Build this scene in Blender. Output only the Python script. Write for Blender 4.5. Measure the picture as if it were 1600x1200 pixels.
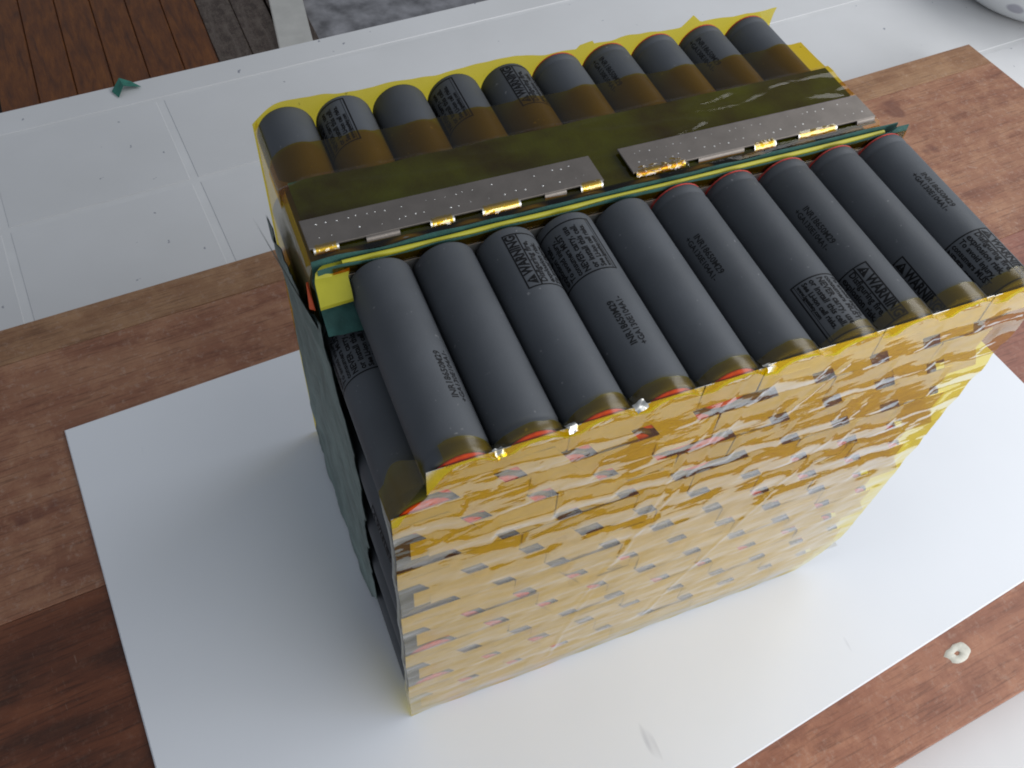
import bpy, math, random
from mathutils import Matrix, Vector, noise

# ------------------------------------------------------------------ camera, world, lamps, exposure
for o in list(bpy.data.objects): bpy.data.objects.remove(o)
S = bpy.context.scene
C = S.collection
MM = 0.001
random.seed(7)

CAM_ROT = Matrix(((0.926803, 0.269715, -0.261323), (-0.371131, 0.764192, -0.527515), (0.057422, 0.585888, 0.808355)))
cam_data = bpy.data.cameras.new('camera')
cam_data.sensor_width = 36.0
cam_data.lens = 32.543
cam_data.clip_start = 0.01
cam_data.clip_end = 50.0
cam = bpy.data.objects.new('camera', cam_data)
C.objects.link(cam)
cam.matrix_world = Matrix.Translation(Vector((-22.406, -105.188, 361.503)) * MM) @ CAM_ROT.to_4x4()
S.camera = cam

world = bpy.data.worlds.new('World')
S.world = world
world.use_nodes = True
bg = world.node_tree.nodes['Background']
bg.inputs['Color'].default_value = (0.80, 0.88, 1.0, 1)
bg.inputs['Strength'].default_value = 0.325

def area_lamp(name, loc, target, size, size_y, power, color):
    d = bpy.data.lights.new(name, 'AREA')
    d.shape = 'RECTANGLE'; d.size = size; d.size_y = size_y; d.energy = power; d.color = color
    o = bpy.data.objects.new(name, d); C.objects.link(o)
    o.location = loc
    o.rotation_euler = (Vector(target) - Vector(loc)).to_track_quat('-Z', 'Y').to_euler()
    return o
area_lamp('daylight_opening', (0.76, 0.08, 0.62), (0.25, 0.10, 0.05), 0.9, 0.5, 4.3, (0.98, 0.99, 1.0))
area_lamp('daylight_front', (0.52, -0.60, 0.36), (0.15, -0.05, 0.02), 0.9, 0.45, 5.6, (0.97, 0.985, 1.0))

S.view_settings.view_transform = 'Standard'
S.view_settings.look = 'None'
S.view_settings.exposure = 0.0
S.view_settings.gamma = 1.0
S.view_settings.use_curve_mapping = False
S.render.engine = 'CYCLES'
S.render.resolution_x = 1024; S.render.resolution_y = 768
S.cycles.max_bounces = 5
S.cycles.diffuse_bounces = 3
S.cycles.glossy_bounces = 3
S.cycles.transparent_max_bounces = 9
S.cycles.pixel_filter_type = 'BLACKMAN_HARRIS'
S.cycles.filter_width = 1.9

# ------------------------------------------------------------------ material helpers
def new_mat(name):
    m = bpy.data.materials.new(name); m.use_nodes = True
    nt = m.node_tree
    return m, nt, nt.nodes['Principled BSDF']
def N(nt, kind, **kw):
    n = nt.nodes.new(kind)
    for k, v in kw.items():
        if k in n.inputs.keys(): n.inputs[k].default_value = v
        else: setattr(n, k, v)
    return n
def L(nt, a, ao, b, bi): nt.links.new(a.outputs[ao], b.inputs[bi])
def obj_coords(nt, scale=(1, 1, 1), rot=(0, 0, 0)):
    tc = N(nt, 'ShaderNodeTexCoord'); mp = N(nt, 'ShaderNodeMapping')
    mp.inputs['Scale'].default_value = scale; mp.inputs['Rotation'].default_value = rot
    L(nt, tc, 'Object', mp, 'Vector')
    return mp
def ramp(nt, stops):
    r = N(nt, 'ShaderNodeValToRGB'); e = r.color_ramp.elements
    while len(e) < len(stops): e.new(0.5)
    for k, (p, c) in enumerate(stops):
        e[k].position = p; e[k].color = (*c, 1) if len(c) == 3 else c
    return r
def rgb(h):
    f = lambda c: (c / 255 / 12.92) if c <= 10 else ((c / 255 + 0.055) / 1.055) ** 2.4
    return tuple(f(c) for c in h)
def add_bump(nt, p, src, out, strength, dist, prev=None):
    b = N(nt, 'ShaderNodeBump', Strength=strength, Distance=dist)
    L(nt, src, out, b, 'Height')
    if prev: L(nt, prev, 'Normal', b, 'Normal')
    if p: L(nt, b, 'Normal', p, 'Normal')
    return b
def mix(nt, fac, a, b, mode='MIX'):
    m = N(nt, 'ShaderNodeMix', data_type='RGBA', blend_type=mode)
    for sock, v in ((0, fac), (6, a), (7, b)):
        if isinstance(v, tuple) and len(v) == 2 and hasattr(v[0], 'outputs'): nt.links.new(v[0].outputs[v[1]], m.inputs[sock])
        elif sock == 0: m.inputs[0].default_value = v
        else: m.inputs[sock].default_value = (*v, 1)
    return (m, 2)

def simple(name, col, rough=0.5, metal=0.0, spec=0.5, var=0.0, vscale=300.0, bump=0.0, bscale=900.0):
    m, nt, p = new_mat(name)
    p.inputs['Roughness'].default_value = rough; p.inputs['Metallic'].default_value = metal
    p.inputs['Specular IOR Level'].default_value = spec
    p.inputs['Base Color'].default_value = (*col, 1)
    mp = obj_coords(nt)
    if var:
        n = N(nt, 'ShaderNodeTexNoise', Scale=vscale, Detail=5.0); L(nt, mp, 'Vector', n, 'Vector')
        r = ramp(nt, [(0.3, tuple(c * (1 - var) for c in col)), (0.7, tuple(min(1, c * (1 + var)) for c in col))])
        L(nt, n, 'Fac', r, 'Fac'); L(nt, r, 'Color', p, 'Base Color')
    if bump:
        n2 = N(nt, 'ShaderNodeTexNoise', Scale=bscale, Detail=3.0); L(nt, mp, 'Vector', n2, 'Vector')
        add_bump(nt, p, n2, 'Fac', bump, 0.0003 if bscale > 200 else 0.003)
    return m

def film(name, color, gloss=1.7, rough=0.03, bumps=((90, 1, 1, 0.25),), haze=0.0):
    """thin polyimide film: coloured transmission plus Schlick reflection of both surfaces"""
    m = bpy.data.materials.new(name); m.use_nodes = True
    nt = m.node_tree; nt.nodes.clear()
    out = N(nt, 'ShaderNodeOutputMaterial')
    tr = N(nt, 'ShaderNodeBsdfTransparent'); tr.inputs['Color'].default_value = (*color, 1)
    gl = N(nt, 'ShaderNodeBsdfGlossy', Roughness=rough); gl.inputs['Color'].default_value = (1, 1, 1, 1)
    prev = None
    for (sc, sx, sz, st) in bumps:
        mp = obj_coords(nt, (sx, 1, sz))
        n = N(nt, 'ShaderNodeTexNoise', Scale=sc, Detail=2.5, Roughness=0.5); L(nt, mp, 'Vector', n, 'Vector')
        prev = add_bump(nt, None, n, 'Fac', st, 0.001, prev)
    L(nt, prev, 'Normal', gl, 'Normal')
    geo = N(nt, 'ShaderNodeNewGeometry')
    dot = N(nt, 'ShaderNodeVectorMath', operation='DOT_PRODUCT')
    L(nt, geo, 'Incoming', dot, 0); L(nt, prev, 'Normal', dot, 1)
    ab = N(nt, 'ShaderNodeMath', operation='ABSOLUTE'); nt.links.new(dot.outputs['Value'], ab.inputs[0])
    om = N(nt, 'ShaderNodeMath', operation='SUBTRACT', use_clamp=True); om.inputs[0].default_value = 1; L(nt, ab, 0, om, 1)
    pw = N(nt, 'ShaderNodeMath', operation='POWER'); L(nt, om, 0, pw, 0); pw.inputs[1].default_value = 5
    f0 = 0.062
    ma = N(nt, 'ShaderNodeMath', operation='MULTIPLY_ADD'); L(nt, pw, 0, ma, 0); ma.inputs[1].default_value = 1 - f0; ma.inputs[2].default_value = f0
    sc_ = N(nt, 'ShaderNodeMath', operation='MULTIPLY', use_clamp=True); L(nt, ma, 0, sc_, 0); sc_.inputs[1].default_value = gloss
    ms = N(nt, 'ShaderNodeMixShader'); L(nt, sc_, 0, ms, 0); L(nt, tr, 0, ms, 1); L(nt, gl, 0, ms, 2)
    last = ms
    if haze:
        df = N(nt, 'ShaderNodeBsdfTranslucent'); df.inputs['Color'].default_value = (0.85, 0.68, 0.22, 1)
        dd = N(nt, 'ShaderNodeBsdfDiffuse'); dd.inputs['Color'].default_value = (0.8, 0.66, 0.3, 1)
        a = N(nt, 'ShaderNodeMixShader'); a.inputs[0].default_value = 0.5; L(nt, df, 0, a, 1); L(nt, dd, 0, a, 2)
        b = N(nt, 'ShaderNodeMixShader'); b.inputs[0].default_value = haze; L(nt, ms, 0, b, 1); L(nt, a, 0, b, 2)
        last = b
    L(nt, last, 0, out, 'Surface')
    return m

AMBER = (0.91, 0.715, 0.04)
M = {}
m, nt, p = new_mat('cell_wrap')
mp = obj_coords(nt)
oi = N(nt, 'ShaderNodeObjectInfo')
tone = N(nt, 'ShaderNodeMapRange'); L(nt, oi, 'Random', tone, 'Value'); tone.inputs['To Min'].default_value = 0.86; tone.inputs['To Max'].default_value = 1.12
mo = N(nt, 'ShaderNodeVectorMath', operation='ADD'); L(nt, mp, 'Vector', mo, 0); L(nt, oi, 'Random', mo, 1)
n1 = N(nt, 'ShaderNodeTexNoise', Scale=70.0, Detail=5.0); L(nt, mo, 'Vector', n1, 'Vector')
r1 = ramp(nt, [(0.3, (0.070, 0.076, 0.085)), (0.7, (0.086, 0.093, 0.104))]); L(nt, n1, 'Fac', r1, 'Fac')
sc1 = N(nt, 'ShaderNodeVectorMath', operation='SCALE'); L(nt, r1, 'Color', sc1, 0); nt.links.new(tone.outputs[0], sc1.inputs['Scale'])
n2 = N(nt, 'ShaderNodeTexNoise', Scale=520.0, Detail=2.0); L(nt, mo, 'Vector', n2, 'Vector')
r2 = ramp(nt, [(0.72, (0, 0, 0)), (0.78, (0.355, 0.45, 0.45))]); L(nt, n2, 'Fac', r2, 'Fac')
cm = mix(nt, (r2, 'Color'), (sc1, 0), (0.30, 0.30, 0.31)); nt.links.new(cm[0].outputs[2], p.inputs['Base Color'])
r3 = ramp(nt, [(0.3, (0.52, 0.52, 0.52)), (0.7, (0.68, 0.68, 0.68))]); L(nt, n1, 'Fac', r3, 'Fac'); L(nt, r3, 'Color', p, 'Roughness')
p.inputs['Specular IOR Level'].default_value = 0.3
n3 = N(nt, 'ShaderNodeTexNoise', Scale=90.0, Detail=3.0); L(nt, mo, 'Vector', n3, 'Vector')
b1 = add_bump(nt, None, n3, 'Fac', 0.2, 0.0008)
n4 = N(nt, 'ShaderNodeTexNoise', Scale=1800.0, Detail=2.0); L(nt, mo, 'Vector', n4, 'Vector')
add_bump(nt, p, n4, 'Fac', 0.08, 0.0002, b1)
M['wrap'] = m
M['ink'] = simple('black_ink', (0.004, 0.004, 0.005), 0.6, spec=0.2)
M['ink_thin'] = simple('faded_black_ink', (0.012, 0.0125, 0.014), 0.6, spec=0.2)
M['ring'] = simple('red_insulator', (0.60, 0.060, 0.045), 0.6, var=0.2, vscale=400)
M['steel'] = simple('cell_can_steel', (0.42, 0.41, 0.40), 0.38, metal=0.85, var=0.12, vscale=500)
M['nickel'] = simple('nickel_sheet', (0.74, 0.725, 0.68), 0.36, metal=0.92, var=0.06, vscale=200, bump=0.15, bscale=600)
M['plate'] = simple('dull_nickel_plate', (0.21, 0.185, 0.165), 0.48, metal=0.85, var=0.10, vscale=150, bump=0.12, bscale=900)
M['weld'] = simple('weld_spot', (0.75, 0.74, 0.72), 0.3, metal=0.9)
M['teal'] = simple('teal_fish_paper', (0.030, 0.105, 0.092), 0.75, var=0.25, vscale=250, bump=0.5, bscale=1500)
M['teal_side'] = simple('greyed_teal_paper', (0.155, 0.205, 0.190), 0.65, var=0.3, vscale=60, bump=1.0, bscale=110)
M['yellow'] = simple('yellow_board', (0.47, 0.44, 0.03), 0.45, var=0.06, vscale=200)
M['orange'] = simple('orange_shred', (0.75, 0.11, 0.03), 0.5)
M['film_front'] = film('amber_tape_front', AMBER, 1.75, 0.012, ((60, 0.45, 1.5, 0.25), (200, 0.4, 1.3, 0.12)), haze=0.0)
M['film_fold'] = film('amber_tape_pressed_down', AMBER, 0.9, 0.28, ((120, 0.6, 1, 0.25),))
M['film'] = film('amber_tape', (0.88, 0.61, 0.025), 0.55, 0.10, ((80, 0.6, 1, 0.2), (300, 1, 1, 0.06)))
M['film_back'] = film('amber_tape_back', (0.97, 0.80, 0.06), 0.8, 0.15, ((90, 0.6, 1, 0.2),), haze=0.16)

# ------------------------------------------------------------------ mesh helpers (all coordinates in millimetres)
def link(o, parent=None):
    C.objects.link(o)
    if parent is not None:
        o.parent = parent
        if parent in ORIGIN: o.matrix_parent_inverse = Matrix.Translation(-ORIGIN[parent])
    return o
ORIGIN = {}
def mesh(name, verts, faces, mat, smooth=False):
    me = bpy.data.meshes.new(name)
    me.from_pydata([(x * MM, y * MM, z * MM) for x, y, z in verts], [], faces)
    if mat: me.materials.append(mat)
    if smooth: me.polygons.foreach_set('use_smooth', [True] * len(me.polygons))
    me.update()
    return me
def obj(name, me, parent=None, loc=(0, 0, 0), rot=(0, 0, 0)):
    o = bpy.data.objects.new(name, me)
    o.location = Vector(loc) * MM; o.rotation_euler = rot
    return link(o, parent)
def tag(o, label, cat, group=None, kind=None):
    o['label'] = label; o['category'] = cat
    if group: o['group'] = group
    if kind: o['kind'] = kind
    return o
def thing(name, label, cat, loc, rz=0.0, group=None):
    o = bpy.data.objects.new(name, None); C.objects.link(o)
    o.empty_display_size = 0.02
    o.location = Vector(loc) * MM; o.rotation_euler = (0, 0, rz)
    return tag(o, label, cat, group)
class MB:
    def __init__(s): s.v = []; s.f = []
    def add(s, v, f):
        b = len(s.v); s.v += v; s.f += [tuple(i + b for i in q) for q in f]; return s
    def box(s, x0, x1, y0, y1, z0, z1):
        v = [(x, y, z) for z in (z0, z1) for y in (y0, y1) for x in (x0, x1)]
        return s.add(v, [(0, 2, 3, 1), (4, 5, 7, 6), (0, 1, 5, 4), (2, 6, 7, 3), (0, 4, 6, 2), (1, 3, 7, 5)])
    def bbox(s, x0, x1, y0, y1, z0, z1, b):
        """box with the top edges chamfered by b"""
        v = [(x0, y0, z0), (x1, y0, z0), (x1, y1, z0), (x0, y1, z0), (x0, y0, z1 - b), (x1, y0, z1 - b), (x1, y1, z1 - b), (x0, y1, z1 - b),
             (x0 + b, y0 + b, z1), (x1 - b, y0 + b, z1), (x1 - b, y1 - b, z1), (x0 + b, y1 - b, z1)]
        f = [(3, 2, 1, 0)]
        for a in (0, 4):
            for k in range(4): f.append((a + k, a + (k + 1) % 4, a + 4 + (k + 1) % 4, a + 4 + k))
        f.append((8, 9, 10, 11))
        return s.add(v, f)
    def grid(s, nu, nv, fn):
        v = [fn(i / nu, j / nv) for j in range(nv + 1) for i in range(nu + 1)]
        f = [(j * (nu + 1) + i, j * (nu + 1) + i + 1, (j + 1) * (nu + 1) + i + 1, (j + 1) * (nu + 1) + i) for j in range(nv) for i in range(nu)]
        return s.add(v, f)
    def lathe_y(s, prof, seg, cap0=False, cap1=False):
        v = [(r * math.sin(2 * math.pi * k / seg), y, r * math.cos(2 * math.pi * k / seg)) for r, y in prof for k in range(seg)]
        f = []
        for j in range(len(prof) - 1):
            for k in range(seg):
                a = j * seg + k; b = j * seg + (k + 1) % seg
                f.append((a, b, b + seg, a + seg))
        if cap0: f.append(tuple(range(seg)))
        if cap1: f.append(tuple(reversed(range((len(prof) - 1) * seg, len(prof) * seg))))
        return s.add(v, f)
    def build(s, name, mat, parent=None, loc=(0, 0, 0), rot=(0, 0, 0), smooth=False):
        return obj(name, mesh(name, s.v, s.f, mat, smooth), parent, loc, rot)
def nz(x, y, z, sc): return noise.noise(Vector((x * sc, y * sc, z * sc)))

# ------------------------------------------------------------------ setting: table, wooden board, white sheet, floor
TILT = math.radians(5.0)
TZ = -24.0                         # top of the table's tiles
WZ = -1.6                          # top of the wooden board

m, nt, p = new_mat('white_table_plastic')
mp = obj_coords(nt)
n1 = N(nt, 'ShaderNodeTexNoise', Scale=9.0, Detail=6.0); L(nt, mp, 'Vector', n1, 'Vector')
r1 = ramp(nt, [(0.3, (0.60, 0.60, 0.60)), (0.7, (0.68, 0.68, 0.685))]); L(nt, n1, 'Fac', r1, 'Fac')
n2 = N(nt, 'ShaderNodeTexNoise', Scale=150.0, Detail=2.0); L(nt, mp, 'Vector', n2, 'Vector')
r2 = ramp(nt, [(0.735, (0, 0, 0)), (0.765, (0.75, 0.75, 0.75))]); L(nt, n2, 'Fac', r2, 'Fac')
cm = mix(nt, (r2, 'Color'), (r1, 'Color'), (0.16, 0.17, 0.22)); nt.links.new(cm[0].outputs[2], p.inputs['Base Color'])
p.inputs['Roughness'].default_value = 0.42
n3 = N(nt, 'ShaderNodeTexNoise', Scale=40.0, Detail=4.0); L(nt, mp, 'Vector', n3, 'Vector')
add_bump(nt, p, n3, 'Fac', 0.05, 0.001)
M['table'] = m
M['groove'] = simple('table_groove_white', (0.66, 0.66, 0.66), 0.4, var=0.04, vscale=40)

table = thing('table', 'white tiled plastic table with grooves under the wooden board', 'table', (200, 0, -750), TILT)
table_i = Matrix.Rotation(-TILT, 4, 'Z')
def tloc(o):   # child coordinates given in the table's turned frame about the world origin
    o.parent = table
    o.matrix_parent_inverse = table.matrix_basis.inverted() @ Matrix.Rotation(TILT, 4, 'Z')
    return o
TX0, TX1, TY0, TY1 = -515.0, 850.0, -600.0, 456.0
tloc(MB().bbox(TX0 + 8, TX1 - 8, TY0 + 8, TY1 - 18, TZ - 30, TZ - 0.32, 1).build('tabletop', M['groove']))
rim = MB()
rim.bbox(TX0, TX1, TY1 - 23.0, TY1, TZ - 34, TZ + 0.02, 0.9)
tloc(rim.build('rim', M['table']))
for (x, y) in ((TX0 + 60, TY0 + 60), (TX1 - 60, TY0 + 60), (TX0 + 60, TY1 - 80), (TX1 - 60, TY1 - 80)):
    tloc(MB().box(x - 25, x + 25, y - 25, y + 25, -750, TZ - 31).build('leg', M['table']))
tlx = [-418, -311, -204, -97, 10, 640, 747]; tly = [432, 349, 261, 174, 87, 0, -87, -174, -261]
tmes = {}
for x0, x1 in zip(tlx, tlx[1:]):
    for y1, y0 in zip(tly, tly[1:]):
        key = (x1 - x0, y1 - y0)
        if key not in tmes:
            t_ = MB().bbox(0, key[0] - 3.4, 0, key[1] - 3.0, -2, 0, 1.0); tmes[key] = mesh('tile', t_.v, t_.f, M['table'])
        tloc(obj('tile', tmes[key], None, (x0 + 1.7, y0 + 1.5, TZ)))

def wood_mat(name, light, mid, dark, seed, scuff=0.5, blot=0.0):
    m, nt, p = new_mat(name)
    mp = obj_coords(nt, (1, 1, 1)); mp.inputs['Location'].default_value = (seed, seed * 0.37, 0)
    ms = obj_coords(nt, (4.0, 24, 8)); ms.inputs['Location'].default_value = (seed, seed, 0)
    g = N(nt, 'ShaderNodeTexNoise', Scale=3.0, Detail=5.0, Roughness=0.62, Distortion=0.6); L(nt, ms, 'Vector', g, 'Vector')
    r = ramp(nt, [(0.30, dark), (0.48, mid), (0.70, light)]); L(nt, g, 'Fac', r, 'Fac')
    # pale scuffs where the finish is worn
    w = N(nt, 'ShaderNodeTexNoise', Scale=42.0, Detail=6.0, Roughness=0.8); L(nt, mp, 'Vector', w, 'Vector')
    rw = ramp(nt, [(0.46, (0, 0, 0)), (0.62, (scuff, scuff, scuff))]); L(nt, w, 'Fac', rw, 'Fac')
    c1 = mix(nt, (rw, 'Color'), (r, 'Color'), (light[0] * 1.25 + .03, light[1] * 1.25 + .03, light[2] * 1.2 + .022))
    # short thin scratches
    sm = obj_coords(nt, (300, 60, 1), (0, 0, 0.5)); sc = N(nt, 'ShaderNodeTexNoise', Scale=2.2, Detail=3.0, Roughness=0.6); L(nt, sm, 'Vector', sc, 'Vector')
    rs = ramp(nt, [(0.66, (0, 0, 0)), (0.74, (0.22, 0.22, 0.22))]); L(nt, sc, 'Fac', rs, 'Fac')
    c2 = mix(nt, (rs, 'Color'), c1, (0.42, 0.30, 0.23))
    pm = obj_coords(nt, (16, 330, 1)); pm.inputs['Location'].default_value = (seed, seed, 0)
    po = N(nt, 'ShaderNodeTexNoise', Scale=3.0, Detail=3.0, Roughness=0.6); L(nt, pm, 'Vector', po, 'Vector')
    rp = ramp(nt, [(0.52, (0, 0, 0)), (0.68, (0.55, 0.55, 0.55))]); L(nt, po, 'Fac', rp, 'Fac')
    c2 = mix(nt, (rp, 'Color'), c2, tuple(c * .55 for c in dark))
    gm = N(nt, 'ShaderNodeTexNoise', Scale=330.0, Detail=3.0, Roughness=0.7); L(nt, mp, 'Vector', gm, 'Vector')
    rg_ = ramp(nt, [(0.55, (0, 0, 0)), (0.72, (scuff * .8, scuff * .8, scuff * .8))]); L(nt, gm, 'Fac', rg_, 'Fac')
    c2 = mix(nt, (rg_, 'Color'), c2, (0.44, 0.31, 0.24))
    if blot:
        b = N(nt, 'ShaderNodeTexNoise', Scale=22.0, Detail=3.0); L(nt, mp, 'Vector', b, 'Vector')
        rb = ramp(nt, [(0.635, (0, 0, 0)), (0.67, (blot, blot, blot))]); L(nt, b, 'Fac', rb, 'Fac')
        c2 = mix(nt, (rb, 'Color'), c2, (0.10, 0.030, 0.022))
    nt.links.new(c2[0].outputs[2], p.inputs['Base Color'])
    p.inputs['Roughness'].default_value = 0.5
    p.inputs['Specular IOR Level'].default_value = 0.4
    fn = N(nt, 'ShaderNodeTexNoise', Scale=420.0, Detail=4.0); L(nt, mp, 'Vector', fn, 'Vector')
    b1 = add_bump(nt, None, fn, 'Fac', 0.35, 0.0004)
    add_bump(nt, p, g, 'Fac', 0.3, 0.0008, b1)
    return m

board = thing('wooden_board', 'worn reddish brown wooden board lying on the white table', 'board', (190, 100, TZ), math.radians(4.7))
BT = math.radians(4.7)
def bloc(o):
    o.parent = board
    o.matrix_parent_inverse = board.matrix_basis.inverted() @ Matrix.Rotation(BT, 4, 'Z')
    return o
# stave edges in the turned frame (y), from the back
staves = [(254.5, 232.0, (0.32, 0.180, 0.095), (0.25, 0.125, 0.062), (0.17, 0.078, 0.038), 1.3, 0.4, 0.0),
          (232.0, 101.0, (0.32, 0.160, 0.090), (0.25, 0.105, 0.058), (0.16, 0.058, 0.032), 4.1, 0.5, 0.6),
          (101.0, 5.0, (0.19, 0.062, 0.026), (0.12, 0.036, 0.015), (0.045, 0.016, 0.008), 8.7, 0.10, 0.0),
          (5.0, -98.0, (0.36, 0.160, 0.092), (0.28, 0.112, 0.064), (0.19, 0.070, 0.040), 12.2, 0.4, 0.0)]
for (ya, yb, cl, cmid, cd, sd, scf, bl) in staves[:2] + staves[3:]:
    w = wood_mat('stained_wood_stave', cl, cmid, cd, sd, scf, bl)
    bloc(MB().bbox(-330, 526, yb + 0.05, ya - 0.05, TZ + 0.3, WZ, 0.35).build('stave', w))
ya, yb, cl, cmid, cd, sd, scf, bl = staves[2]
bloc(MB().bbox(-330, 95, yb + 0.05, ya - 0.05, TZ + 0.3, WZ, 0.35).build('stave', wood_mat('dark_wood_stave', cl, cmid, cd, sd, scf, bl)))
bloc(MB().bbox(95.1, 526, yb + 0.05, ya - 0.05, TZ + 0.3, WZ, 0.35).build('stave', wood_mat('red_wood_stave', (0.31, 0.135, 0.09), (0.23, 0.085, 0.058), (0.15, 0.05, 0.035), 17.0, 0.35, 0.4)))
gd = MB()
g0 = Matrix.Rotation(-BT, 3, 'Z') @ Vector((218.3, -56.7, 0))
pts = [(5.2 * (1 + 0.25 * nz(math.cos(a) * 3, math.sin(a) * 3, 2, .7)) * math.cos(a) * 1.25, 4.0 * (1 + 0.3 * nz(math.cos(a) * 3, math.sin(a) * 3, 8, .7)) * math.sin(a)) for a in [2 * math.pi * k / 20 for k in range(20)]]
vv = [(g0.x + x, g0.y + y, WZ - 0.1) for x, y in pts] + [(g0.x + x * .85, g0.y + y * .85, WZ + 0.5) for x, y in pts] + [(g0.x - .8 + x * .26, g0.y + y * .26, WZ + 0.45) for x, y in pts] + [(g0.x - .8 + x * .2, g0.y + y * .2, WZ + 0.05) for x, y in pts]
ff = [(j * 20 + k, j * 20 + (k + 1) % 20, (j + 1) * 20 + (k + 1) % 20, (j + 1) * 20 + k) for j in range(3) for k in range(20)]
bloc(gd.add(vv, ff).build('glue_spot', simple('dried_white_glue', (0.62, 0.60, 0.52), 0.6, var=0.15, vscale=400), None, smooth=True))['label'] = 'dried white glue spot with a small hole'

m, nt, p = new_mat('white_laminate')
mp = obj_coords(nt)
n1 = N(nt, 'ShaderNodeTexNoise', Scale=14.0, Detail=4.0); L(nt, mp, 'Vector', n1, 'Vector')
r1 = ramp(nt, [(0.3, (0.75, 0.767, 0.80)), (0.7, (0.78, 0.797, 0.83))]); L(nt, n1, 'Fac', r1, 'Fac')
ms = obj_coords(nt, (1, 0.16, 1), (0, 0, 0.45)); n2 = N(nt, 'ShaderNodeTexNoise', Scale=110.0, Detail=2.0); L(nt, ms, 'Vector', n2, 'Vector')
r2 = ramp(nt, [(0.72, (0, 0, 0)), (0.78, (0.35, 0.45, 0.45))]); L(nt, n2, 'Fac', r2, 'Fac')
cm = mix(nt, (r2, 'Color'), (r1, 'Color'), (0.30, 0.31, 0.36)); nt.links.new(cm[0].outputs[2], p.inputs['Base Color'])
p.inputs['Roughness'].default_value = 0.5; p.inputs['Specular IOR Level'].default_value = 0.35
M['sheet'] = m
c4 = [(-106.2, 174.3), (-83.5, -89.0), (345.5, -30.0), (322.5, 215.0)]
ins = [(x + (-0.5 if x > 100 else 0.5), y + (-0.5 if y > 100 else 0.5)) for x, y in c4]
sv = [(x, y, -1.5) for x, y in c4] + [(x, y, -0.4) for x, y in c4] + [(x, y, 0.0) for x, y in ins]
sf = [(3, 2, 1, 0)] + [(a + k, a + (k + 1) % 4, a + 4 + (k + 1) % 4, a + 4 + k) for a in (0, 4) for k in range(4)] + [(8, 9, 10, 11)]
sh = obj('white_sheet', mesh('white_sheet', sv, sf, M['sheet']))
tag(sh, 'flat white laminate sheet on the wooden board, under the battery pack', 'sheet')

# floor far below
wood_floor = []
fl = bpy.data.objects.new('floor', None); C.objects.link(fl); fl['kind'] = 'structure'
fl.location = (0, 0, -0.76)
ORIGIN[fl] = Vector((0, 0, -0.76))
fm = [wood_mat('floor_plank_wood', (0.27, 0.085, 0.010), (0.175, 0.050, 0.006), (0.09, 0.026, 0.005), 20 + 3 * k, 0.03, 0.0) for k in range(3)]
fdark = wood_mat('weathered_plank_wood', (0.16, 0.12, 0.095), (0.085, 0.055, 0.040), (0.05, 0.03, 0.02), 40, 0.6, 0.0)
for k in range(-4, 5):
    x0 = -50 + 66 * k + (0 if k < 1 else 0)
    mt = fm[k % 3] if k < 2 else fdark
    bm_ = MB().bbox(-1150, 1150, -32.4, 32.4, -18, 0, 1.6)
    o = bm_.build('plank', mt, fl, (x0 + 33 + (0 if k < 4 else 4), 1750, -750), (0, 0, math.pi / 2 + 0.03))
pl = MB().box(-420, 1500, 300, 3200, -795, -769); o = pl.build('subfloor', simple('dark_subfloor', (0.03, 0.022, 0.018), 0.9, var=0.2, vscale=20), fl)
m = simple('rough_grey_concrete', (0.36, 0.345, 0.35), 0.95, var=0.45, vscale=28, bump=0.9, bscale=60)
sl = MB().grid(60, 60, lambda u, v: (283 + 947 * u, 900 + 1600 * v, -752 + 3.0 * nz(330 + 900 * u, 1600 * v, 0, .03)))
cs = sl.build('concrete_slab', m, None, smooth=True); cs['kind'] = 'structure'
wt = MB().bbox(-900, 900, -33, 33, 0, 26, 2)
o = wt.build('timber_strip', simple('white_painted_timber', (0.80, 0.76, 0.68), 0.6, var=0.08, vscale=30), None, (252, 1640, -749), (0, 0, math.pi / 2 - 0.11))
tag(o, 'white painted timber strip on the floor between planks and grey concrete', 'timber')

# spotted bowl at the corner
m, nt, p = new_mat('white_spotted_glaze')
mp = obj_coords(nt); vo = N(nt, 'ShaderNodeTexVoronoi', Scale=48.0); L(nt, mp, 'Vector', vo, 'Vector')
r = ramp(nt, [(0.26, (0.36, 0.36, 0.41)), (0.36, (0.66, 0.68, 0.69))]); L(nt, vo, 'Distance', r, 'Fac'); L(nt, r, 'Color', p, 'Base Color')
p.inputs['Roughness'].default_value = 0.35
prof = [(0, 0), (52, 0), (58, 1.5), (68, 8), (80, 22), (88, 42), (91, 60), (90, 61), (86, 44), (77, 25), (64, 11), (50, 5), (0, 4)]
bw = MB(); seg = 64
bw.add([(r_ * math.cos(2 * math.pi * k / seg), r_ * math.sin(2 * math.pi * k / seg), z_) for r_, z_ in prof for k in range(seg)],
       [(j * seg + k, j * seg + (k + 1) % seg, (j + 1) * seg + (k + 1) % seg, (j + 1) * seg + k) for j in range(len(prof) - 1) for k in range(seg)])
o = bw.build('bowl', m, None, (634, 372, TZ), smooth=True)
tag(o, 'white round bowl with grey spots at the far table corner', 'bowl')

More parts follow.
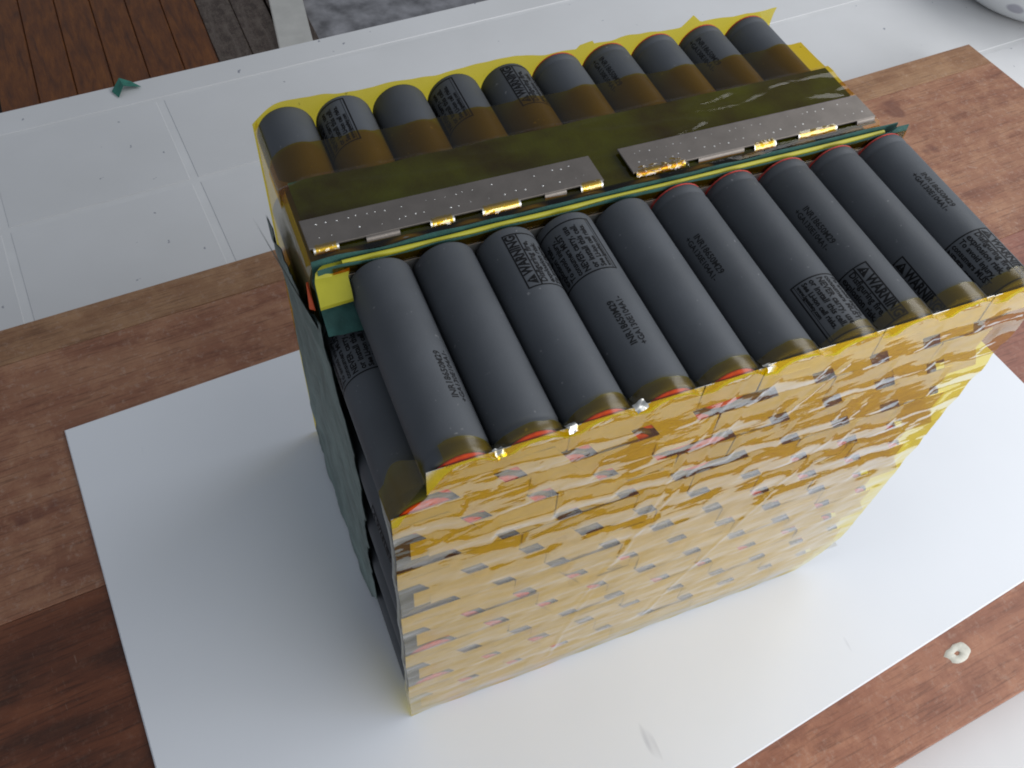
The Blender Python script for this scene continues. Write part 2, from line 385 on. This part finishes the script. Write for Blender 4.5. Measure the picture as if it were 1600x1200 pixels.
# torn green scrap
sc = MB()
P4 = [(-7, -5, 0.3), (-1, -1, 4.2), (9, -3, 0.6), (6, 5, 1.0), (0, 7, 4.8), (-8, 3, 0.4)]
up = [(x, y, z + 0.35) for x, y, z in P4]
sc.add(P4 + up, [(0, 5, 4, 1), (1, 4, 3, 2), (6, 7, 10, 11), (7, 8, 9, 10)] + [(k, (k + 1) % 6, 6 + (k + 1) % 6, 6 + k) for k in range(6)])
o = sc.build('paper_scrap', simple('green_paper', (0.025, 0.16, 0.12), 0.7, var=0.2, vscale=300), None, (-46, 446, TZ + 0.3), (0, 0, 0.3))
tag(o, 'small torn green paper scrap folded on the table edge', 'paper scrap')

# ------------------------------------------------------------------ battery pack
PITCH = 18.5; RAD = 9.2; ROWH = PITCH * math.sqrt(3) / 2; NROW = 11; LEN = 65.0
H = 2 * RAD + (NROW - 1) * ROWH
RY = 70.0                                     # front of the rear bank
def zc(r): return RAD + (NROW - r) * ROWH
def xf(r, i): return RAD + (i - 1) * PITCH + (PITCH / 2 if r % 2 else 0)      # front bank
def xb(r, i): return RAD + (i - 1) * PITCH + (0 if r % 2 else PITCH / 2)      # rear bank
pack = thing('battery_pack', 'large pack of grey cylindrical battery cells wrapped in amber tape on the white sheet', 'battery pack', (97, 67, 0))
ORIGIN[pack] = Vector((97, 67, 0)) * MM

body = MB().lathe_y([(7.7, 0.1), (8.5, 0.0), (8.95, 0.25), (9.12, 0.9), (9.12, 60.4), (9.0, 60.9), (8.86, 61.4), (8.88, 61.9), (9.1, 62.5), (9.12, 64.2), (8.95, 64.75), (8.5, 65.0), (7.7, 64.9)], 40)
body_me = mesh('cell', body.v, body.f, M['wrap'], True)
can = MB().lathe_y([(0.01, 0.35), (5.5, 0.35), (6.3, 0.2), (7.9, 0.2)], 28); can_me = mesh('can_bottom', can.v, can.f, M['steel'], True)
rg = MB().lathe_y([(4.4, 65.2), (4.4, 65.45), (7.4, 65.45), (7.95, 65.3), (8.0, 65.0), (7.8, 64.9)], 32); ring_me = mesh('insulator_ring', rg.v, rg.f, M['ring'])
rg = MB().lathe_y([(4.4, 65.2), (4.4, 65.45), (8.4, 65.5), (8.95, 65.35), (8.95, 65.0), (8.6, 64.9)], 32); ring_b_me = mesh('insulator_ring', rg.v, rg.f, M['ring'])
tm = MB().lathe_y([(5.6, 65.0), (4.0, 65.1), (3.6, 65.7), (0.01, 65.75)], 24); term_me = mesh('terminal', tm.v, tm.f, M['steel'], True)

def positive_front(r, i):
    if r <= 3: return i <= 5
    if r == 4: return False
    if r in (5, 6): return i >= 7
    if r in (7, 8): return i <= 4 or i >= 9
    if r == 9: return i >= 5
    return i <= 3
cells = {}
def make_cell(bank, r, i, x, y0, flip, ends):
    z = zc(r)
    o = obj('cell', body_me, pack, (x, y0 + (LEN if flip else 0), z), (0, 0, math.pi if flip else 0))
    cells[(bank, r, i)] = (o, flip)
    # ends: which world end shows: 'f' front, 'b' back
    pos_world = 'f' if flip else 'b'
    if pos_world in ends: obj('insulator_ring', ring_me if flip else ring_b_me, o); obj('terminal', term_me, o)
    neg_world = 'b' if flip else 'f'
    if neg_world in ends: obj('can_bottom', can_me, o)
    return o
def nfront(r): return 10 if (r == 1 or r % 2 == 0) else 9
for r in range(1, NROW + 1):
    for i in range(1, nfront(r) + 1):
        make_cell('front', r, i, xf(r, i), 0.0, positive_front(r, i), 'fb' if r == 1 else 'f')
for r in range(1, NROW + 1):
    n = 10 if r % 2 else 9
    for i in range(1, n + 1):
        if r <= 2 or i in (1, n):
            make_cell('rear', r, i, xb(r, i), RY, i <= 5, 'b' if r == 1 else '')

# ---- printing on the cells
TXT = {}
def text_geo(s, size, sx=1.0, bold=0.0):
    key = (s, size, sx, bold)
    if key in TXT: return TXT[key]
    cu = bpy.data.curves.new('t', 'FONT'); cu.body = s; cu.size = size; cu.resolution_u = 2; cu.offset = bold
    cu.fill_mode = 'FRONT'
    o = bpy.data.objects.new('t', cu); C.objects.link(o)
    dg = bpy.context.evaluated_depsgraph_get(); ev = o.evaluated_get(dg)
    me = ev.to_mesh()
    v = [(a.co.x * sx, a.co.y) for a in me.vertices]; f = [tuple(q.vertices) for q in me.polygons]
    ev.to_mesh_clear(); bpy.data.objects.remove(o); bpy.data.curves.remove(cu)
    TXT[key] = (v, f); return TXT[key]
RT = 9.12 + 0.045
def on_cyl(s, t, y0):   # s along reading direction (towards -Y), t around: + is the letters' up (+X side)
    a = t / 9.12
    return (RT * math.sin(a), y0 - s, RT * math.cos(a))
def put_text(mb, s, size, s0, t0, y0, sx=1.0, bold=0.0):
    v, f = text_geo(s, size, sx, bold)
    v, f = fine(list(v), f)
    mb.add([on_cyl(s0 + x, t0 + y, y0) for x, y in v], f)
def fine(v, f, lim=0.55):
    """split triangles until none spans more than lim round the cell"""
    out = []; st = []
    for q in f:
        for k in range(1, len(q) - 1): st.append((q[0], q[k], q[k + 1]))
    while st:
        t = st.pop()
        d = [abs(v[t[k]][1] - v[t[(k + 1) % 3]][1]) for k in range(3)]
        k = d.index(max(d))
        if d[k] <= lim: out.append(t); continue
        a, b, c = t[k], t[(k + 1) % 3], t[(k + 2) % 3]
        v.append(((v[a][0] + v[b][0]) / 2, (v[a][1] + v[b][1]) / 2)); m_ = len(v) - 1
        st += [(a, m_, c), (m_, b, c)]
    return v, out
def put_bar(mb, s0, s1, t0, t1, y0):
    n = max(1, int(abs(t1 - t0) / 0.5))
    v = []; f = []
    for k in range(n + 1):
        t = t0 + (t1 - t0) * k / n
        v += [on_cyl(s0, t, y0), on_cyl(s1, t, y0)]
    for k in range(n): f.append((2 * k, 2 * k + 2, 2 * k + 3, 2 * k + 1))
    mb.add(v, f)
lab = MB(); Y0 = 20.8
LW = 20.2; LH = 23.4; lw = 0.42
put_bar(lab, 0, lw, 0, -LH, Y0); put_bar(lab, LW - lw, LW, 0, -LH, Y0)
for t in (0, -3.9, -LH): put_bar(lab, 0, LW, t, t - lw, Y0)
put_bar(lab, 0.2, LW, -LH + 0.75, -LH + 0.6, Y0)
tv, tf = fine([(0.8, -3.45), (4.4, -3.45), (2.6, -0.55)], [(0, 1, 2)])
lab.add([on_cyl(a, b, Y0) for a, b in tv], tf)
put_text(lab, 'WARNING', 4.05, 4.7, -3.4, Y0, 0.76, 0.15)
for (s, size, t, sx) in (('Disfiguring fire,', 2.65, 6.2, .98), ('explosion risk.', 2.65, 8.75, 1.0), ('To avoid injury,', 2.4, 11.15, 1.0), ('consumers MUST', 2.4, 13.5, .93),
                         ('NEVER carry, use', 2.6, 16.1, .92), ('or install this cell.', 2.5, 18.55, .96), ('See Li-ion cell risks.', 2.1, 20.75, .98), ('www.lgesafety.com', 1.6, 22.3, .95)):
    put_text(lab, s, size, 1.0, -t, Y0, sx, 0.075)
label_me = mesh('warning_label', lab.v, lab.f, M['ink'])
# exclamation mark inside the sign is the bare wrap showing through
ex = MB()
def ex_bar(s0, s1, t0, t1):
    v = [on_cyl(s, t, Y0) for s, t in ((s0, t0), (s1, t0), (s1, t1), (s0, t1))]; ex.add([(x * 1.004, y, z * 1.004) for x, y, z in v], [(0, 1, 2, 3)])
ex_bar(2.45, 2.75, -2.5, -1.5); ex_bar(2.45, 2.75, -3.1, -2.8)
ex_me = mesh('exclamation_mark', ex.v, ex.f, M['wrap'])
inr = MB()
put_text(inr, 'INR18650M29', 2.6, 0, -1.3, 46.3, 1.0, 0.06)
put_text(inr, '+GA130E104A1-', 2.35, -1.0, -3.7, 46.3, 1.03, 0.05)
inr_me = mesh('serial_print', inr.v, inr.f, M['ink_thin'])

def add_label(key, outer_deg, dy=0.0):
    o, flip = cells[key]
    a = math.radians(-outer_deg if flip else outer_deg)
    obj('warning_label', label_me, o, (0, dy, 0), (0, a, 0))
    obj('warning_sign_mark', ex_me, o, (0, dy, 0), (0, a, 0))
def add_serial(key, deg, dy=0.0):
    o, flip = cells[key]
    a = math.radians(-deg if flip else deg)
    obj('serial_print', inr_me, o, (0, dy, 0), (0, a, 0))
for key, ang in (((1, 3), -18), ((1, 4), -117), ((2, 1), -128), ((1, 7), 97), ((1, 8), -12), ((1, 9), -46), ((1, 10), 27), ((1, 1), 108), ((1, 2), 108), ((1, 5), 108), ((1, 6), -108), ((6, 1), -150), ((4, 1), -70)):
    add_label(('front',) + key, ang, 2.4 if key[1] <= 5 else 0.0)
for key, ang in (((1, 1), 26), ((1, 4), -20), ((1, 6), -31), ((1, 8), -33), ((1, 10), 0)):
    add_serial(('front',) + key, ang, 3.0 if key[1] <= 5 else 0.0)
for key, ang in (((1, 2), -148), ((1, 4), -156), ((1, 5), -20)):
    add_label(('rear',) + key, ang, 1.0)
for key, ang in (((1, 7), -30), ((1, 9), -30)):
    add_serial(('rear',) + key, ang, 14.0)

# ---- nickel on the front end of the front bank
SW = 10.8
def strip_mesh(n):
    L_ = (n - 1) * PITCH + 9.0
    b = MB().box(-4.5, L_ - 4.5, -0.15, 0, -SW / 2, SW / 2); return mesh('nickel_strip', b.v, b.f, M['nickel'])
seg_me = {}
for nn in (1, 2):
    b_ = MB().box(-9.0, (nn - 1) * PITCH + 9.0, -0.15, 0, -SW / 2, SW / 2); seg_me[nn] = mesh('nickel_strip', b_.v, b_.f, M['nickel'])
link_b = MB().box(-3.4, 3.4, -0.12, 0, -SW / 2 + .5, SW / 2 - .5); link_me = mesh('nickel_strip', link_b.v, link_b.f, M['nickel'])
for r in range(1, NROW + 1):
    n = nfront(r); i = 1
    if r % 2 and r > 1: n += 0
    while i <= n:
        nn = 2 if (i + 1 <= n and not (r <= 4 and i == 5)) else 1
        up_ = (1.3 if r == 1 else 0) + random.uniform(-.3, .3)
        obj('nickel_strip', seg_me[nn], pack, (xf(r, i), -0.78 + random.uniform(-.05, .05), zc(r) + up_), (random.uniform(-.05, .05), random.uniform(-.01, .01), random.uniform(-.008, .008)))
        if i + nn <= n and not (r <= 4 and i + nn == 6):
            obj('nickel_strip', link_me, pack, (xf(r, i + nn) - PITCH / 2, -0.60, zc(r) + up_), (random.uniform(-.04, .04), 0, random.uniform(-.04, .04)))
        i += nn
    if r % 2 and r > 1:
        obj('nickel_strip', link_me, pack, (xf(r, n) + 10.0, -0.66, zc(r)), (0, 0, 0))
        obj('nickel_strip', link_me, pack, (xf(r, 1) - 10.5, -0.66, zc(r)), (0, 0, 0))
dx, dz = PITCH / 2, -ROWH
w2 = 6.0
tb = MB(); vv = [(-w2, y, 0) for y in (0, -0.14)] + [(w2, y, 0) for y in (0, -0.14)] + [(dx + w2, y, dz) for y in (0, -0.14)] + [(dx - w2, y, dz) for y in (0, -0.14)]
tb.add(vv, [(1, 3, 5, 7), (0, 6, 4, 2), (0, 2, 3, 1), (2, 4, 5, 3), (4, 6, 7, 5), (6, 0, 1, 7)])
tab_me = mesh('nickel_tab', tb.v, tb.f, M['nickel'])
for r in range(1, NROW):
    for i in range(1, nfront(r) + 1):
        x = xf(r, i)
        if x + dx > 190: continue
        if (i == 5 and r < 4): continue
        obj('nickel_tab', tab_me, pack, (x + random.uniform(-.5, .5), -0.62 - 0.32 * ((i + r) % 2), zc(r)), (random.uniform(-.008, .008), random.uniform(-.02, .02), random.uniform(-.015, .015)))

# ---- amber tape over the front end
Z1, Z2 = zc(1), zc(2)
def xl(z):
    if z < Z2 + 4.6: return -0.3 + 0.5 * abs(math.sin(math.pi * (z - Z2) / (2 * ROWH)))
    if z < Z1 + 4.6: return 0.9 + (z - Z2 - 4.6) / ROWH * 9.25
    return xf(1, 1) - math.sqrt(max(0, (RAD + .3) ** 2 - (z - Z1) ** 2))
def xr(z):
    w = 0.7 * nz(0, 0, z, .05)
    if z > Z1: return xf(1, 10) + math.sqrt(max(0, (RAD + .3) ** 2 - (z - Z1) ** 2))
    if z > 150: return 194.4 + w * .3
    if z > 30: return 188.5 + (z - 30) / 120 * 5.0 + w
    return 188.5 + w * .5 - 16 * ((30 - z) / 30) ** 2.0
def ztop(x):
    best = 0
    for i in range(1, 11):
        d = abs(x - xf(1, i))
        if d < RAD: best = max(best, Z1 + math.sqrt(RAD ** 2 - d * d))
    br = H - 3.2 - 0.8 * nz(x, 3, 0, .05)
    return max(best, br) + 0.2
creases = [((93, 176), (56, 14), .32), ((104, 172), (63, 60), .3), ((148, 140), (96, 20), .28), ((36, 172), (50, 140), .4), ((128, 168), (116, 150), .5), ((6, 158), (12, 140), .5)]
def cre(x, z):
    s = 0
    for (a, b, h) in creases:
        vx, vz = b[0] - a[0], b[1] - a[1]; l2 = vx * vx + vz * vz
        t = ((x - a[0]) * vx + (z - a[1]) * vz) / l2
        if -0.02 < t < 1.02:
            wob = 2.4 * nz(t * 3, a[0], 0, 1.0) + .6 * nz(t * 14, a[0], 0, 1.0)
            d = abs(((x - a[0]) * vz - (z - a[1]) * vx) / math.sqrt(l2) + wob)
            s += h * (.5 + .8 * abs(nz(t * 9, a[1], 3, 1.0)) * 2) * math.exp(-(d / 0.7) ** 2)
    return s
def metal(x, z):
    best = 0
    r0 = NROW - (z - RAD) / ROWH
    for r in (int(math.floor(r0)), int(math.floor(r0)) + 1):
        if 1 <= r <= NROW:
            if abs(z - zc(r)) < SW / 2: return 1.0
            if r < NROW:
                u = (zc(r) - z) / ROWH
                if 0 <= u <= 1:
                    k = (x - dx * u - xf(r, 1)) / PITCH
                    if abs(k - round(k)) * PITCH < w2 and not (round(k) == 4 and r < 4): best = 1
    return best
def fy(x, z):
    m_ = (metal(x, z) + metal(x + .9, z) + metal(x - .8, z) + metal(x, z + .8) + metal(x, z - .8)) / 5
    rz = (z - RAD) / ROWH; rr_ = round(rz)
    k = (x - (PITCH / 2 if (NROW - rr_) % 2 else 0)) / PITCH; fr_ = k - math.floor(k)
    loc = min(1.25, max(0.05, 0.55 + 1.3 * nz(math.floor(k) * 3.7, rr_ * 5.3, 1.7, 1.0)))
    hgt = 0.07 + 0.31 * max(0, min(1, (z - 60) / 70))
    y = -1.75 - 0.10 * m_ - hgt * loc * math.cos(2 * math.pi * (rz - rr_) + 1.5 * (fr_ - .5) + 0.8 * nz(x, 0, z, .06)) - 0.06 * math.cos(2 * math.pi * fr_)
    y += 0.13 * nz(x * .35, 0, z * 1.0, .17) + 0.07 * nz(x * .3, 7, z * 1.2, .42) + 0.35 * nz(x, 3, z, .03)
    if z > 115: y -= 1.5 * ((z - 115) / 63) ** 2
    return y - cre(x, z)
ft = MB()
NU, NV = 190, 170
def fpt(u, v):
    z = 0.15 + v * (H - 0.15)
    a, b = xl(z), xr(z)
    x = a + u * (b - a)
    zz = z * (1 + (ztop(x) / H - 1) * v ** 6)
    if v == 0: zz += 0.5 * abs(nz(x, 0, 0, .15))
    return (x, fy(x, zz), zz)
ft.grid(NU, NV, fpt)
# fold over the top of the cells
def fold(u, w):
    x = 14 + u * 176
    zt = ztop(x)
    ragged = 2.6 + 2.6 * (nz(x, 9, 0, .035) + .3) + .5 * nz(x, 2, 0, .3)
    yy = -2.3 + w * (2.3 + max(1.0, ragged))
    best = 0
    for i in range(1, 11):
        d = abs(x - xf(1, i))
        if d < RAD: best = max(best, Z1 + math.sqrt(RAD ** 2 - d * d))
    z = max(best, H - 3.4 - 2.6 * w ** 1.5) + 0.22
    z += -1.6 * max(0, 0.35 - w)
    return (x, yy, z + 0.15 * nz(x, yy, 0, .4))
o = ft.build('front_tape', M['film_front'], pack, smooth=True); o['label'] = 'glossy amber tape over the cell ends'
ft = MB()
ft.grid(176, 8, fold)
# fold round the left corner
def foldl(u, w):
    z = 6 + u * (Z1 + 3 - 6)
    reach = 1.6 + (9 * math.exp(-((z - (Z2 + 10)) / 9) ** 2))
    x = xl(z); nx = -1 if z < Z2 + 4 else -0.86
    return (x + 0.25 * nx * math.sin(min(1, w * 3) * 1.5) + .1 * nz(z, w * 3, 0, .4), -1.3 + w * (1.3 + reach), z + (0.4 if z > Z2 + 4 else 0) * w)
ft.grid(150, 6, foldl)
o = ft.build('tape_fold', M['film_fold'], pack, smooth=True)

# ---- between the banks
def sheet(name, mat, y, thick, x0, x1, z0, ztop_fn, wav=0.4, seed=0, nu=120):
    b = MB()
    for s in (0, 1):
        b.grid(nu, 10, lambda u, v, s=s: (x0 + u * (x1 - x0), y + s * thick + wav * nz(u * 14, v * 2 + seed, 0, 1.0) * v, z0 + v * (ztop_fn(x0 + u * (x1 - x0)) - z0)))
    n = (nu + 1) * 11; top = 10 * (nu + 1)
    for k in range(nu): b.f.append((top + k, top + k + 1, n + top + k + 1, n + top + k))
    for j in range(10):
        b.f.append((j * (nu + 1), (j + 1) * (nu + 1), n + (j + 1) * (nu + 1), n + j * (nu + 1)))
        b.f.append((j * (nu + 1) + nu, n + j * (nu + 1) + nu, n + (j + 1) * (nu + 1) + nu, (j + 1) * (nu + 1) + nu))
    return b.build(name, mat, pack, smooth=False)
b = MB().box(8, 193, 65.5, 65.85, H - 16, H - 4.5); b.build('nickel_strip', M['nickel'], pack)
sheet('gap_tape', M['film'], 66.0, 0.05, 6, 194, H - 30, lambda x: H - 1.7 + .6 * nz(x, 1, 0, .1), .3, 3)
sheet('insulating_paper', M['teal'], 66.35, 0.3, 2, 194, 2, lambda x: H - 1.4 + 0.9 * nz(x, 4, 0, .06) + (1.5 if x > 188 else 0), .3, 11)
sheet('insulating_paper', M['teal'], 68.95, 0.35, 1, 192, 2, lambda x: H - 0.3 + 0.8 * nz(x, 14, 0, .07), .3, 23)
yb = MB()
prof = [(0.0, -40), (0.0, -.8), (0.12, -.35), (.4, -.08), (.7, 0), (1.0, -.08), (1.28, -.35), (1.4, -.8), (1.4, -40)]
nxs = 90
def yl(u, v):
    x = 9 + u * 177; k = v * (len(prof) - 1); j = min(len(prof) - 2, int(k)); fr = k - j
    py = prof[j][0] + (prof[j + 1][0] - prof[j][0]) * fr; pz = prof[j][1] + (prof[j + 1][1] - prof[j][1]) * fr
    return (x, 67.1 + py, H - 0.9 + pz + 0.25 * nz(x, 0, 5, .04))
yb.grid(nxs, len(prof) - 1, yl)
ysep = yb.build('separator', M['yellow'], pack, smooth=True); ysep['label'] = 'yellow board edge between the two banks'
# the separator's broad rounded corner lying flat at the left
out_ = [(17, 69.4), (11, 69.4), (6, 69.4)] + [(6 - 5.5 * math.sin(a), 63.9 + 5.5 * math.cos(a)) for a in [k * math.pi / 16 for k in range(1, 9)]] + [(0.3, 61), (0.0, 58)]
inn_ = [(17, 67.9), (13.6, 67.6)] + [(13.2 - 3.6 * math.sin(a), 64.0 + 3.6 * math.cos(a)) for a in [k * math.pi / 16 for k in range(1, 9)]] + [(9.4, 61), (9.1, 58.4)]
def tabz(x, y): return H - 2.2 - max(0, 67.6 - y) * 0.30 - (0.9 if y < 66.5 else 0)
yc = MB()
nO = min(len(out_), len(inn_) + 1)
ou = [out_[round(k * (len(out_) - 1) / 11)] for k in range(12)]; iu = [inn_[round(k * (len(inn_) - 1) / 11)] for k in range(12)]
def ycf(u, v):
    k = round(u * 11); x = ou[k][0] + (iu[k][0] - ou[k][0]) * v; y = ou[k][1] + (iu[k][1] - ou[k][1]) * v
    return (x, y, tabz(x, y))
yc.grid(11, 4, ycf); n = len(yc.v)
yc.add([(x, y, z - 1.2) for x, y, z in yc.v[:n]], [tuple(reversed(f)) for f in yc.f])
for k in range(11):
    yc.f.append((k, k + 1, n + k + 1, n + k)); yc.f.append((48 + k, n + 48 + k, n + 49 + k, 49 + k))
for j in range(4): yc.f.append((j * 12 + 11, (j + 1) * 12 + 11, n + (j + 1) * 12 + 11, n + j * 12 + 11))
yc.build('separator_corner', M['yellow'], pack)
# teal paper under the corner
tc_ = MB().grid(24, 14, lambda u, v: (0.3 + 11.5 * u, 67.0 - 13.5 * v, H - 4.6 - 8.5 * v - 1.0 * u + .35 * nz(u * 4, v * 4, 0, 1.0)))
tc_.build('insulating_paper', M['teal'], pack, smooth=True)
b = MB().add([(-1.3, 68, H - 6), (-.6, 68.4, H - 6.5), (-.6, 64, H - 13), (-2.0, 65, H - 13), (-1.2, 68, H - 6.8), (-.6, 68.6, H - 7.3), (-.6, 64.2, H - 13.8), (-1.9, 65.2, H - 13.8)],
             [(0, 1, 2, 3), (7, 6, 5, 4), (0, 3, 7, 4), (1, 5, 6, 2), (3, 2, 6, 7), (0, 4, 5, 1)])
b.build('tape_shred', M['orange'], pack)

# ---- paper hanging on the left side
def side(u, v):
    z = 1 + v * (H - 16)
    pts_ = ((0, 66), (8, 46), (30, 36), (60, 36), (100, 33), (120, 33), (135, 39), (150, 50), (164, 58))
    yfr = 60
    for (a, ya), (c, yc_) in zip(pts_, pts_[1:]):
        if a <= z <= c: yfr = ya + (yc_ - ya) * (z - a) / (c - a); break
    yfr += 4.0 * nz(0, z, 3, .11) + 2.0 * nz(0, z, 9, .35)
    y1 = 128 + 4 * nz(z, 0, 0, .06)
    y = yfr + u * (y1 - yfr)
    # creased, bulging off the cells
    x = -0.3 - .35 * (0.5 + nz(y, z, 0, .035)) - 1.5 * abs(nz(y + .35 * z, z * .25, 5, .07)) * min(1, max(0, (y - 45) / 20)) - .8 * abs(nz(y * .8 - .2 * z, z * .2, 9, .2))
    if z > 120: x -= (z - 120) / 45 * 1.6 * min(1, max(0, (y - 60) / 30))
    if z > 150 and y > 66: x -= 0.5
    return (x, y, z + (-(max(0, y - 60)) * .30) * v)
sp = MB().grid(60, 70, side)
n = len(sp.v); sp.add([(x + .3, y, z) for x, y, z in sp.v[:n]], [tuple(reversed(f)) for f in sp.f])
o = sp.build('side_paper', M['teal_side'], pack, smooth=True); o['label'] = 'crumpled grey green insulating paper hanging on the left side'
def flap(u, v):
    y = 62 + 58 * u
    return (-2.0 - 6.0 * u + .8 * v * (1 - u), y, H - 15 - 12 * u + (1 - u) * 3.0 * v * (1 - v) - 5 * v * (1 - u) * 1.0)
fp = MB().grid(24, 4, flap); n = len(fp.v); fp.add([(x + .25, y, z - .1) for x, y, z in fp.v[:n]], [tuple(reversed(f)) for f in fp.f])
fp.build('paper_flap', M['teal_side'], pack, smooth=True)

# ---- rear bank: tape, paper, plates
ZB = zc(1)
def cell_top_b(x):
    best = 0
    for i in range(1, 11):
        d = abs(x - xb(1, i))
        if d < RAD: best = max(best, ZB + math.sqrt(RAD ** 2 - d * d))
    return best
def paper_top(x, y): return H + 0.15 + 0.25 * nz(x, y, 0, .05)
pp = MB().grid(90, 8, lambda u, v: (2.5 + 182 * u, 71 + v * (29.5 + .8 * nz(u * 10, 0, 0, 1.0)), paper_top(1 + 184 * u, 71 + 29 * v)))
n = len(pp.v); pp.add([(x, y, z - .3) for x, y, z in pp.v[:n]], [tuple(reversed(f)) for f in pp.f])
pp.build('insulating_paper', simple('dark_teal_paper', (0.026, 0.072, 0.036), .8, var=.85, vscale=55, bump=.4, bscale=900), pack, smooth=True)  # strong tone patches also paint in the highlight streaks of the tape above
def rtop(u, v):
    x = -0.4 + 186 * u
    yb_ = 116.5 + 1.0 * nz(x, 0, 0, .03) + .3 * nz(x, 5, 0, .3)
    y = 69.6 + v * (yb_ - 69.6)
    over = max(0, min(1, (y - 99) / 8))
    sag = H - 0.5 - 0.5 * over - .3 * nz(x, y, 0, .08)
    z = max(cell_top_b(x), sag) + 0.35
    if y < 101: z = max(z, paper_top(x, y) + .35 + 1.3 * max(0, .22 - abs(nz(x * .16, y, 4, .2) + .1 * nz(x, y, 2, .2))))
    if x < 5 : z = min(z, ZB + math.sqrt(max(0, (RAD + .4) ** 2 - (x - xb(1, 1)) ** 2)) + .2) if y > 100 else z - (5 - x) ** 2 * .04
    if y < 71: z -= (71 - y) * 1.0
    return (x, y, z)
rt = MB().grid(180, 50, rtop)
o = rt.build('top_tape', M['film'], pack, smooth=True); o['label'] = 'amber tape band across the rear row of cells'
# left side tape
def lft(u, v):
    y = 69.8 + u * 66.5
    top = H - 0.4 if y < 100 else H - 0.4 - min(1, (y - 100) / 8) * 4.0
    z = 1 + v * (top - 1)
    x = -0.15 - .12 * abs(nz(y, z, 0, .06))
    if z > ZB: x += min(RAD - math.sqrt(max(0.01, (RAD + .1) ** 2 - (z - ZB) ** 2)), 4.0 if y > 100 else 1.2)
    return (x, y, z)
lf = MB().grid(40, 60, lft); lf.build('side_tape', M['film_back'], pack, smooth=True)
# rear tape standing above the cell ends
def rear_sheet(u, v):
    x = -0.5 + 187 * u
    zt = H + 0.8 + 1.6 * nz(x, 0, 0, .045) + 0.7 * nz(x, 4, 0, .16)
    if 148 < x < 156: zt += 4.0 * (1 - abs(x - 152) / 4)
    if 108 < x < 114: zt += 1.5
    if u < .06: zt -= 6 * ((.06 - u) / .06) ** 2
    z = 1 + v * (zt - 1)
    y = 136.2 + .4 * nz(x, z, 0, .08) - (1.2 * nz(x, z, 3, .12) + .8) * max(0, (z - H + 6) / 6)
    return (x, y, z)
rs_ = MB().grid(200, 60, rear_sheet); o = rs_.build('rear_tape', M['film_back'], pack, smooth=True)
o['label'] = 'ragged yellow tape edge standing behind the rear cells'

def plate(x0, x1):
    b = MB(); zz = H + 1.35
    b.bbox(x0, x1, 72.0, 83.2, zz, zz + .5, .12)
    o = b.build('metal_plate', M['plate'], pack); o['label'] = 'grey nickel plate with rows of weld dots'
    w = MB(); rnd = random.Random(int(x0) + 3)
    k = x0 + 4
    while k < x1 - 3:
        for yy in (75.4, 80.0):
            if rnd.random() < .72:
                cx, cy = k + rnd.uniform(-.5, .5), yy + rnd.uniform(-.5, .5) + (k - x0) * .004
                rr = rnd.uniform(.12, .34)
                pts_ = [(cx + rr * math.cos(a), cy + rr * math.sin(a), zz + .49) for a in [k2 * math.pi / 3 for k2 in range(6)]]
                w.add(pts_ + [(cx, cy, zz + .5 + rr * .5)], [(q, (q + 1) % 6, 6) for q in range(6)])
        k += 2.6 + rnd.uniform(-.3, .5)
    ws = w.build('weld_spots', M['weld'], o); ws['kind'] = 'stuff'
    # front edge folded down in tabs, taped
    x = x0 + 1.0; kk = 0
    while x < x1 - 6:
        wd = rnd.uniform(6, 17); xe = min(x1 - .5, x + wd); drop = rnd.uniform(1.5, 2.4); out = rnd.uniform(.7, 1.3)
        t = MB().grid(1, 6, lambda u, v: (x + u * (xe - x), 72.0 - out * math.sin(v * 1.35), zz + .3 - drop * (1 - math.cos(v * 1.35)) * 1.1))
        tt = t.build('folded_tab', M['nickel'] if kk % 3 != 1 else M['plate'], pack, smooth=True)
        if kk % 3 != 1:
            t2 = MB().grid(12, 8, lambda u, v: (x + .6 + u * (xe - x - 1.2), 72.6 - (out + .9) * math.sin(v * 1.4) + .3 * nz(u * 9 + x, v * 2, 0, 1), zz + .75 - (drop + .5) * (1 - math.cos(v * 1.4)) * 1.1 + .35 * nz(u * 12 + x, v * 3, 0, 1)))
            t2.build('tab_tape', M['film_front'], pack, smooth=True)
        x = xe + rnd.uniform(2.5, 9.0); kk += 1
plate(1.6, 88.6)
plate(98.2, 184.4)
# crumpled bit of tape at the joint between the plates
cr = MB().grid(20, 12, lambda u, v: (99 + 17 * u, 70.2 + 4.0 * v, H + .6 + 1.6 * abs(nz(u * 6, v * 4, 2, 1.0)) * 1.5 + .6))
cr.build('tape_shred', M['film_front'], pack, smooth=True)

# bright bent ends of nickel poking out of the tape in the dips between the near cells
for (k, dzv, tilt) in ((2, -2.6, .2), (3, -2.2, -.3), (1, -3.6, .1), (5, -3.0, .35)):
    t_ = MB().grid(6, 8, lambda u, v: (-1.7 + (2.4 + k * .3) * u + .5 * nz(v * 4, k, 0, 1), -2.4 + 2.6 * v, 1.0 * math.sin(v * 2.6) + .9 * nz(u * 2 + k, v * 2, 0, 1)))
    t_.build('nickel_end', M['nickel'], pack, (xf(1, k) + PITCH / 2, 0, H + dzv - .4), (0, tilt, .2), smooth=True)
